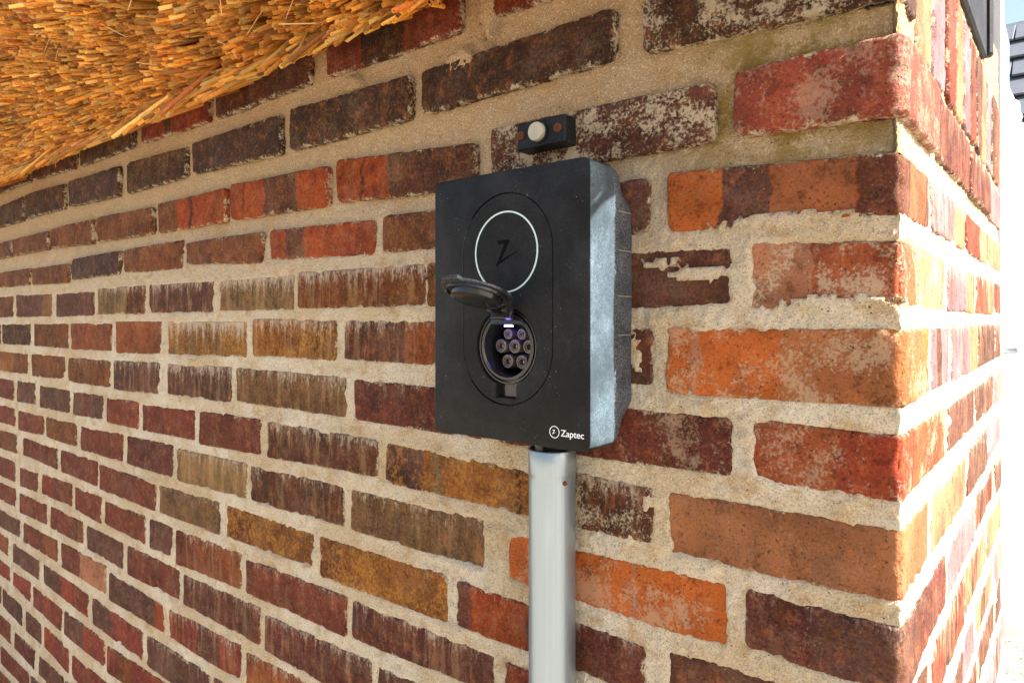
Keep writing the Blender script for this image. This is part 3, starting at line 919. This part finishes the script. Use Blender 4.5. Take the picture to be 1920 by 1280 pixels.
v3 = tip[:, None] + ring2 * r_ * 0.62 + (0.012 * dv)[:, None]
RV = np.stack([v0, v1, v2, v3], 1).reshape(N, 4 * K, 3)
fq = []
for k in range(K):
    k2 = (k + 1) % K
    fq += [(k, k2, K + k2, K + k), (k2, k, 2 * K + k, 2 * K + k2), (2 * K + k2, 2 * K + k, 3 * K + k, 3 * K + k2)]
fq = np.array(fq)
pal = np.array([lin((226, 160, 66)), lin((214, 140, 48)), lin((232, 178, 92)), lin((190, 124, 48)), lin((236, 196, 124)), lin((170, 110, 44)), lin((196, 112, 44))])
ci = rng.choice(7, N, p=[.28, .24, .18, .13, .08, .06, .03])
RC = pal[ci] * (rng.uniform(0.35, 1.0, N) * np.clip(0.35 + lump * 1.3, 0.4, 1.2))[:, None] * np.array([1.10, 0.99, 0.68])
# which reeds show largest: nearest to the viewpoint inside the picture
cp = np.array(cam.location)
rel = tip - cp
aa = math.radians(50.6)
dep_ = rel[:, 0] * -math.cos(aa) + rel[:, 1] * math.sin(aa)
rgt = rel[:, 0] * math.sin(aa) + rel[:, 1] * math.cos(aa)
px = 960 + 1286 * rgt / dep_; py = 597 - 1286 * rel[:, 2] / dep_
inframe = (dep_ > 0) & (px > 2) & (px < 1918) & (py > 4)
score = np.where(inframe, rad / dep_ * (0.5 + np.clip(out, -0.01, 0.05) * 25), -1)
order = np.argsort(-score)
big = order[:300]
rest = np.ones(N, bool); rest[big] = False
def reed_mesh(name, sel, parent):
    vv = RV[sel].reshape(-1, 3); n = len(sel)
    ff = (fq[None] + (np.arange(n) * 4 * K)[:, None, None]).reshape(-1, 4)
    o = mesh_obj(name, vv, ff, M_REED, parent, True)
    col = np.repeat(np.concatenate([RC[sel], np.ones((n, 1))], 1), 4 * K, 0).astype(np.float32)
    at = o.data.attributes.new('Col', 'FLOAT_COLOR', 'POINT'); at.data.foreach_set('color', col.reshape(-1))
    return o
for i in big:
    o = reed_mesh('reed', np.array([i]), roof)
ro = reed_mesh('reed_bundle', np.nonzero(rest)[0], roof)
tag(ro, kind='stuff')
# loose straw bits caught between the ends
wv, wf, wc = [], [], []
for k in range(110):
    x = random.uniform(-2.2, -0.3); w = random.uniform(0.0, 0.35)
    p = np.array([x, 0, 0]) + B0 + w * E1 - 0.012 * D
    d_ = np.array([random.gauss(0, 1), random.gauss(-0.3, 0.4), random.gauss(0, 1)]); d_ /= np.linalg.norm(d_)
    l_ = random.uniform(0.015, 0.05); n_ = np.cross(d_, [0.3, -0.8, -0.5]); n_ /= np.linalg.norm(n_); n_ *= random.uniform(0.0004, 0.0008)
    m_ = np.cross(n_, d_); b0 = len(wv)
    for q in (p - n_, p + n_, p + m_):
        wv.append(tuple(q))
    for q in (p - n_ + d_ * l_, p + n_ + d_ * l_, p + m_ + d_ * l_): wv.append(tuple(q))
    wf += [(b0, b0 + 1, b0 + 4, b0 + 3), (b0 + 1, b0 + 2, b0 + 5, b0 + 4), (b0 + 2, b0, b0 + 3, b0 + 5)]
    wc += [(*lin((220, 180, 116)), 1)] * 6
so = mesh_obj('straw_wisps', wv, wf, M_REED, roof, False)
at = so.data.attributes.new('Col', 'FLOAT_COLOR', 'POINT'); at.data.foreach_set('color', np.array(wc, np.float32).reshape(-1))
tag(so, kind='stuff')

# ------------------------------------------------------------------ trim and window at the far end of the side wall
m = MB(); m.box(-0.028, 0.004, 0.10, 0.560, H + 0.3455, H + 0.56, 0.003)
fb = m.build('fascia_board', M_BOARD, house); fb['label'] = 'dark painted board above the upright brick course'
m = MB(); m.box(-0.030, 0.010, 0.5625, 0.580, H + 0.352, H + 0.56, 0.003)
m.build('board_end_trim', M_BOARD, fb)
wf_ = MB()
wf_.box(-0.09, 0.004, 0.822, 0.845, 0.30, H + 0.70, 0.003)
wf_.box(-0.09, 0.024, 0.848, 0.885, 0.74, H + 0.36, 0.004)
win = wf_.build('window', M_WHITE, house); win['label'] = 'white painted window frame in full sun'
m = MB(); m.box(-0.07, 0.062, 0.889, 0.935, 0.76, H + 0.33, 0.006); m.build('casement', M_WHITE, win)
mt = Matrix.Translation((0.012, 0.90, H + 0.33)) @ Matrix.Rotation(math.radians(-20), 4, 'Y') @ Matrix.Rotation(math.radians(14), 4, 'X')
m = MB(); m.box(-0.05, 0.018, 0.0, 0.06, 0.0, 0.5, 0.006, mt); m.build('bracket_board', M_WHITE, win)
m = MB(); m.box(-0.12, 0.040, 0.818, 1.10, H - 0.52, H - 0.47, 0.006); m.build('sill', M_WHITE, win)
m = MB(); m.lathe([(0.0001, 0.0), (0.006, 0.0), (0.006, 0.018), (0.004, 0.020), (0.0001, 0.020)], (0.004, 0.845, H - 0.052), 'x', 16); m.build('hook', M_ZINC, win)
m = MB(); m.box(-0.04, -0.034, 0.875, 1.6, 0.75, H + 0.7); m.build('pane', M_GLASS, win)

# tiled roof far behind
nb = empty('outbuilding', (-1.2, 7.5, 0))
tag(nb, 'grey tiled outbuilding roof seen in the distance past the white window frame', 'outbuilding')
m = MB(); m.box(-4.2, 1.8, 6.5, 10.5, 0.0, 2.2); m.build('wall', M_WHITE, nb, False, loc=(0, 0, 0)).matrix_parent_inverse = Matrix.Translation((1.2, -7.5, 0))
tile_me = None
for r in range(9):
    for c in range(14):
        if tile_me is None:
            mm_ = MB(); mm_.box(-0.125, 0.125, -0.20, 0.20, -0.012, 0.012, 0.004)
            o = mm_.build('roof_tile', M_SLATE, nb); tile_me = o.data
        else:
            o = bpy.data.objects.new('roof_tile', tile_me); C.objects.link(o); o.parent = nb
        o.location = (-0.9 + c * 0.262 + (r % 2) * 0.13, -1.15 + r * 0.262, 2.18 + r * 0.262 * 1.0)
        o.rotation_euler = (math.radians(38), 0, random.gauss(0, 0.01))
m = MB(); m.box(-2.4, 3.6, -0.06, 3.3, -0.02, 0.0, m=Matrix.Translation((0, -1.1, 2.15)) @ Matrix.Rotation(math.radians(45), 4, 'X'))
rf = m.build('roof', M_SLATE, nb, False)

# ------------------------------------------------------------------ charging box
CX, CZ, FY = -0.302, H + 0.0115, -0.075
chg = empty('wall_charger', (CX, 0, CZ - 0.1222))
tag(chg, 'matte black wall charging box with its socket lid flipped open', 'charger')
INV = Matrix.Translation((-CX, 0, -(CZ - 0.1222)))
def part(mb, name, mat, parent=chg, **k):
    o = mb.build(name, mat, None, **k)
    o.location = (-CX + o.location[0], o.location[1], o.location[2] - (CZ - 0.1222)) if parent is chg else o.location
    o.parent = parent
    if parent is not chg: o.matrix_parent_inverse = Matrix.Identity(4)
    return o
NN = 360
def ray_rr(w, h, r, cx=0.0, cz=0.0):
    """rounded rectangle sampled by rays from (cx,cz) -> list of (x,z)"""
    pts = []
    cs = [(w / 2 - r, h / 2 - r, 0), (-(w / 2 - r), h / 2 - r, 90), (-(w / 2 - r), -(h / 2 - r), 180), (w / 2 - r, -(h / 2 - r), 270)]
    poly = []
    for x, z, a0 in cs:
        for k in range(25):
            t = math.radians(a0 + 90 * k / 24); poly.append((x + r * math.cos(t), z + r * math.sin(t)))
    poly = np.array(poly); nxt = np.roll(poly, -1, 0)
    for i in range(NN):
        t = 2 * math.pi * i / NN; dx, dz = math.cos(t), math.sin(t)
        ex, ez = nxt[:, 0] - poly[:, 0], nxt[:, 1] - poly[:, 1]
        qx, qz = poly[:, 0] - cx, poly[:, 1] - cz
        den = dx * ez - dz * ex
        with np.errstate(divide='ignore', invalid='ignore'):
            tt = (qx * ez - qz * ex) / den; uu = (qx * dz - qz * dx) / den
        ok = (np.abs(den) > 1e-12) & (uu >= -1e-6) & (uu <= 1 + 1e-6) & (tt > 0)
        tv = tt[ok].max(); pts.append((cx + dx * tv, cz + dz * tv))
    return pts
def lp(pts, y): return [(CX + p[0], y, CZ + p[1]) for p in pts]
W_, H_ = 0.182, 0.2442
SZ = 0.0060                                    # centre height of the oval panel
m = MB()
st_out = [(p[0], p[1] + SZ) for p in ray_rr(0.1062, 0.1920, 0.0530, 0, 0)]
# rays for the cover go from the oval's centre so both outlines match point for point
def rr(w, h, r): return ray_rr(w, h, r, 0, SZ)
m.loft([lp(rr(W_ - .002, H_ - .002, .008), -0.0365), lp(rr(W_, H_, .009), -0.0385), lp(rr(W_, H_, .009), FY + 0.0016), lp(rr(W_ - .0009, H_ - .0009, .0087), FY + 0.0004), lp(rr(W_ - .003, H_ - .003, .0078), FY),
        lp(st_out, FY), lp(st_out, FY + 0.0030)])
cover = part(m, 'front_cover', M_COVER, angle=50)
# the sides are paler: dust, plus sun and sky sheen put into the colour
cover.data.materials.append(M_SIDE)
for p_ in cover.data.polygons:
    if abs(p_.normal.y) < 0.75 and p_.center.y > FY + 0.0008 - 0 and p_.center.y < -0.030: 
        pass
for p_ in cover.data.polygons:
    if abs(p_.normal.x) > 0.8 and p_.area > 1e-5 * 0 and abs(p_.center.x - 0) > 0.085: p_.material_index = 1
m = MB()
m.loft([lp(st_out, FY + .0029), lp([(p[0], p[1] + SZ) for p in ray_rr(.1038, .1896, .0518, 0, 0)], FY + .0029)])
part(m, 'oval_groove', M_GROOVE)
# oval panel with keyhole opening for the socket
SKZ = -0.0370; RS = 0.0357
def keyhole(r, hw, low):
    pts = []
    for i in range(NN):
        t = 2 * math.pi * i / NN; dx, dz = math.cos(t), math.sin(t)
        q = r
        if dz < 0:
            tt = min(low / -dz, hw / max(1e-9, abs(dx)))
            q = max(q, tt)
        pts.append((dx * q, SKZ + dz * q))
    return pts
def circ(r, cz=SKZ): return [(r * math.cos(2 * math.pi * i / NN), cz + r * math.sin(2 * math.pi * i / NN)) for i in range(NN)]
def dshape(r, flat):
    pts = []
    for i in range(NN):
        t = 2 * math.pi * i / NN; dx, dz = math.cos(t), math.sin(t)
        q = r
        if dz > 0:
            fl = flat / max(dz, 1e-6)
            q = -math.log(math.exp(-r * 900) + math.exp(-min(fl, 1) * 900)) / 900
        pts.append((dx * q, SKZ + dz * q))
    return pts
st_in = ray_rr(.1042, .190, .052, 0, SKZ) if False else None
def stad(w, h, r): 
    # oval outline (centre SZ) sampled by rays from the socket centre
    pts = ray_rr(w, h, r, 0, SKZ - SZ); return [(p[0], p[1] + SZ) for p in pts]
def rrS(w, h, r):
    return stad(w, h, r)
# the cover's oval is centred on SZ: redo its loop about that height
m = MB()
m.loft([lp(stad(.1042, .190, .052), FY + .0030), lp(stad(.1042, .190, .052), FY + .0007), lp(stad(.1034, .1892, .0517), FY + .0002),
        lp(keyhole(RS, .0125, .0466), FY + .0002), lp(keyhole(RS - .0004, .0121, .0462), FY + .0008), lp(keyhole(RS - .0006, .0118, .0452), FY + .0075)])
panel = part(m, 'oval_panel', M_COVER, angle=40)
m = MB()
m.loft([lp(keyhole(RS - .0006, .0118, .0452), FY + .0075), lp(circ(.0340), FY + .0075), lp(circ(.0340), FY + .0030), lp(circ(.0334), FY + .0024), lp(circ(.0322), FY + .0024), lp(circ(.0318), FY + .0050),
        lp(circ(.0308), FY + .0050), lp(circ(.0306), FY + .0020), lp(dshape(.0298, .0222), FY + .0012), lp(dshape(.0278, .0205), FY + .0012), lp(dshape(.0270, .0198), FY + .0022), lp(dshape(.0268, .0195), FY + .040)], cap1=True)
sock = part(m, 'socket', M_GLOSS, angle=40)
def sub(mb, name, mat, parent, **k):
    """sub-part of a charger part: parent sits at the charger's own origin offset"""
    o = mb.build(name, mat, None, **k)
    o.parent = parent
    return o
pin_x = [(-.0081, .0113, 0), (.0081, .0113, 0), (-.0165, 0, 1), (0, 0, 1), (.0165, 0, 1), (-.0083, -.0140, 1), (.0083, -.0140, 1)]
for x, z, bigp in pin_x:
    R_ = .0064 if bigp else .0050
    c_ = (CX + x, FY, CZ + SKZ + z)
    m = MB()
    m.lathe([(R_, .040), (R_, .0135), (R_ - .0006, .0128), (R_ - .0016, .0128), (R_ - .0019, .0142), (R_ - .0026, .0142), (R_ - .0029, .0130), (R_ - .0034, .0130), (R_ - .0036, .038)], c_, 'y', 28)
    s_ = sub(m, 'contact_sleeve', M_SLEEVE, sock, angle=30)
    m = MB()
    m.lathe([(R_ * .27, .038), (R_ * .27, .0175), (R_ * .20, .0162), (.0001, .0159)], c_, 'y', 16)
    sub(m, 'contact_pin', M_BRASS, sock)
    m = MB()
    m.lathe([(R_ - .0038, .039), (R_ - .0038, .0235), (R_ - .0046, .0230), (R_ - .0046, .039)], c_, 'y', 20)
    sub(m, 'contact_tube', M_BRASS, sock)
m = MB(); m.box(CX - .0045, CX + .0045, FY + .0035, FY + .0060, CZ + SKZ + .0180, CZ + SKZ + .0193, .0003)
sub(m, 'status_light', M_LED, sock)
# light ring and emblem on the oval panel
RZ = CZ + 0.0485
m = MB(); m.lathe([(.0354, .0004), (.0355, -.0002), (.0362, -.0004), (.0369, -.0002), (.0370, .0004)], (CX, FY, RZ), 'y', 128)
part(m, 'light_ring', M_RING)
def emblem(mb, cx, cz, s, y, th):
    pts = [(-.55, .62), (.30, .62), (.34, .55), (-.30, -.52), (1.0, -.02), (1.02, .04), (.95, -.10), (-.62, -.80), (-.66, -.74), (-.02, .42), (-.50, .42)]
    pts = [(-.50, .66), (.34, .66), (.36, .58), (-.26, -.50), (1.02, .00), (-.66, -.86), (.00, .44), (-.48, .44)]
    n = len(pts)
    v = [(cx + s * p[0], y, cz + s * p[1]) for p in pts] + [(cx + s * p[0], y + th, cz + s * p[1]) for p in pts]
    mb.add(v, [tuple(range(n)), tuple(range(2 * n - 1, n - 1, -1))] + [(i, n + i, n + (i + 1) % n, (i + 1) % n) for i in range(n)])
m = MB(); emblem(m, CX - .0012, RZ + .0005, .0155, FY - .0002, .0006)
part(m, 'emblem', M_INK, smooth=False)
# printed mark low on the cover
m = MB(); lc = (CX + .0545, FY, CZ - .1080)
m.lathe([(.0046, .0002), (.0046, -.00015), (.0052, -.00015), (.0052, .0002)], lc, 'y', 48)
emblem(m, lc[0] - .0005, lc[2] + .0002, .0026, FY - .00015, .0004)
part(m, 'printed_emblem', M_PRINT, smooth=False)
fc = bpy.data.curves.new('lettering', 'FONT'); fc.body = 'Zaptec'; fc.size = 0.0078; fc.extrude = 0.0001; fc.offset = 0.00005
to = bpy.data.objects.new('lettering_curve', fc); C.objects.link(to)
bpy.context.view_layer.update()
tm = bpy.data.meshes.new_from_object(to.evaluated_get(bpy.context.evaluated_depsgraph_get()))
bpy.data.objects.remove(to)
tm.materials.clear(); tm.materials.append(M_PRINT)
xs = [v.co.x for v in tm.vertices]; kx = 0.0232 / (max(xs) - min(xs))
tm.transform(Matrix.Scale(kx, 4, (1, 0, 0)))
tx = bpy.data.objects.new('lettering', tm); C.objects.link(tx)
tx.parent = chg; tx.rotation_euler = (math.radians(90), 0, 0); tx.location = (.0612, FY - .00012, .1222 - .1107)
# back half with chamfered ends
m = MB()
def rb(w, h, r): return ray_rr(w, h, r, 0, 0)
m.loft([lp(rb(.176, .236, .008), -.0385), lp(rb(.180, .2415, .008), -.0355), lp(rb(.180, .2405, .009), -.0300), lp(rb(.179, .2340, .012), -.0260), lp(rb(.1775, .1980, .016), -.0065), lp(rb(.170, .190, .014), .004)])
back = part(m, 'back_housing', M_BACK, angle=50)
for k, z in enumerate((.082, .048, .008, -.026)):
    m = MB(); m.box(CX + .0880, CX + .0905, -.0300, -.0080, CZ + z - .0004, CZ + z + .0004)
    part(m, 'seam', M_SEAM, smooth=False)
# open lid
tl = math.radians(19)
ML = Matrix.Translation((CX, FY - .004, CZ - .0015)) @ Matrix(((1, 0, 0, 0), (0, -math.cos(tl), math.sin(tl), 0), (0, math.sin(tl), math.cos(tl), 0), (0, 0, 0, 1)))
lid = MB()
def lat(mb, prof, c, n=64, cap0=False, cap1=False):
    loops = []
    for r, h in prof:
        loops.append([tuple(ML @ Vector((c[0] + r * math.cos(2 * math.pi * i / n), c[1] + r * math.sin(2 * math.pi * i / n), c[2] + h))) for i in range(n)])
    mb.loft(loops, cap0, cap1)
lat(lid, [(.0001, .0026), (.0295, .0024), (.0312, .0020), (.0318, .0012), (.0318, .0000), (.0312, -.0008), (.0295, -.0010), (.0001, -.0010)], (0, .0360, 0))
lid.box(-.0100, .0100, .0640, .0725, -.0012, .0024, .0006, ML)
lido = part(lid, 'lid', M_LID, angle=30)
m = MB(); lat(m, [(.0280, -.0008), (.0277, -.0030), (.0262, -.0034), (.0256, -.0030), (.0254, -.0020), (.0230, -.0020), (.0218, -.0066), (.0190, -.0078), (.0001, -.0078)], (0, .0360, 0))
sub(m, 'lid_plug', M_GLOSS, lido, angle=30)
m = MB()
for x in (-.0085, .0085):
    m.box(x - .0028, x + .0028, -.0035, .0080, -.0060, .0015, .0006, ML)
m.box(-.0120, .0120, -.0040, .0010, -.0105, -.0035, .0006, ML)
sub(m, 'hinge', M_BLACK, lido, smooth=False)

# ------------------------------------------------------------------ conduit
TX, TY, TR = -0.2857, -0.0260, 0.0225
con = empty('metal_conduit', (TX, TY, 0))
tag(con, 'shiny galvanised vertical tube running down below the black charging box', 'conduit')
def cpart(mb, name, mat, **k):
    o = mb.build(name, mat, None, **k); o.parent = con; o.matrix_parent_inverse = Matrix.Translation((-TX, -TY, 0)); return o
zt_ = H - 0.1215
m = MB(); m.lathe([(TR - .0022, .30), (TR - .0022, zt_ - .0005), (TR - .0012, zt_), (TR - .0004, zt_ - .0004), (TR, zt_ - .0012), (TR, zt_ - .0225), (TR - .0002, zt_ - .0232), (TR - .0004, zt_ - .0235), (TR - .0005, zt_ - .03), (TR - .0005, 0.0)], (TX, TY, 0), 'z', 96)
cpart(m, 'tube', M_ZINC, angle=60)
sa_ = math.radians(-22)
scx, scy, scz = TX + TR * math.cos(sa_), TY + TR * math.sin(sa_), H - 0.1505
mt = Matrix.Translation((scx, scy, scz)) @ Matrix.Rotation(sa_, 4, 'Z')
m = MB()
prof = [(.0001, .0010), (.0016, .0010), (.0022, .0004), (.0023, -.001)]
m.loft([[tuple(mt @ Vector((h, r * math.cos(2 * math.pi * i / 20), r * math.sin(2 * math.pi * i / 20)))) for i in range(20)] for r, h in prof])
cpart(m, 'screw', M_RUST)
cb = MB(); cb.lathe([(.0085, -.35), (.0085, .02)], (TX + .003, TY + .002, H - 0.1222), 'z', 24, True, True)
tag(cb.build('power_cable', M_CABLE, None, loc=(TX, TY, H - .4)), 'black cable rising out of the tube top into the charging box', 'cable')
cb = MB(); cb.lathe([(.0040, -.35), (.0040, .02)], (TX - .012, TY - .004, H - 0.1222), 'z', 20, True, True)
tag(cb.build('thin_cable', M_CABLEW, None, loc=(TX, TY, H - .4)), 'thin pale cable in the tube top under the charging box', 'cable')

# ------------------------------------------------------------------ doorbell
BX, BZ = -0.3055, H + 0.1795
bell = empty('doorbell', (BX, 0, BZ))
tag(bell, 'small old black doorbell with ivory button above the charging box', 'doorbell')
def bpart(mb, name, mat, **k):
    o = mb.build(name, mat, None, **k); o.parent = bell; o.matrix_parent_inverse = Matrix.Translation((-BX, 0, -BZ)); return o
m = MB(); m.box(BX - .0295, BX + .0295, -.0185, .010, BZ - .0137, BZ + .0137, .0016)
m.lathe([(.0112, -.0180), (.0112, -.0198), (.0100, -.0204), (.0094, -.0190)], (BX - .002, 0, BZ + .001), 'y', 40)
bpart(m, 'base_plate', M_BELL, angle=30)
m = MB(); m.lathe([(.0093, -.0180), (.0093, -.0228), (.0086, -.0240), (.0060, -.0245), (.0001, -.0247)], (BX - .002, 0, BZ + .001), 'y', 40)
bpart(m, 'button', M_IVORY, angle=40)
for x in (-.0232, .0212):
    m = MB(); c_ = (BX + x, 0, BZ + (.001 if x < 0 else .0015))
    m.lathe([(.0046, -.0180), (.0046, -.0194), (.0036, -.0206), (.0012, -.0208), (.0012, -.0198), (.0001, -.0197)], c_, 'y', 20)
    for a0 in (0.4, 0.4 + math.pi / 2):
        mt = Matrix.Translation((c_[0], -.0207, c_[2])) @ Matrix.Rotation(a0, 4, 'Y')
        m.box(-.0028, .0028, -.0004, .0006, -.0004, .0004, m=mt)
    bpart(m, 'screw', M_RUST, smooth=False)
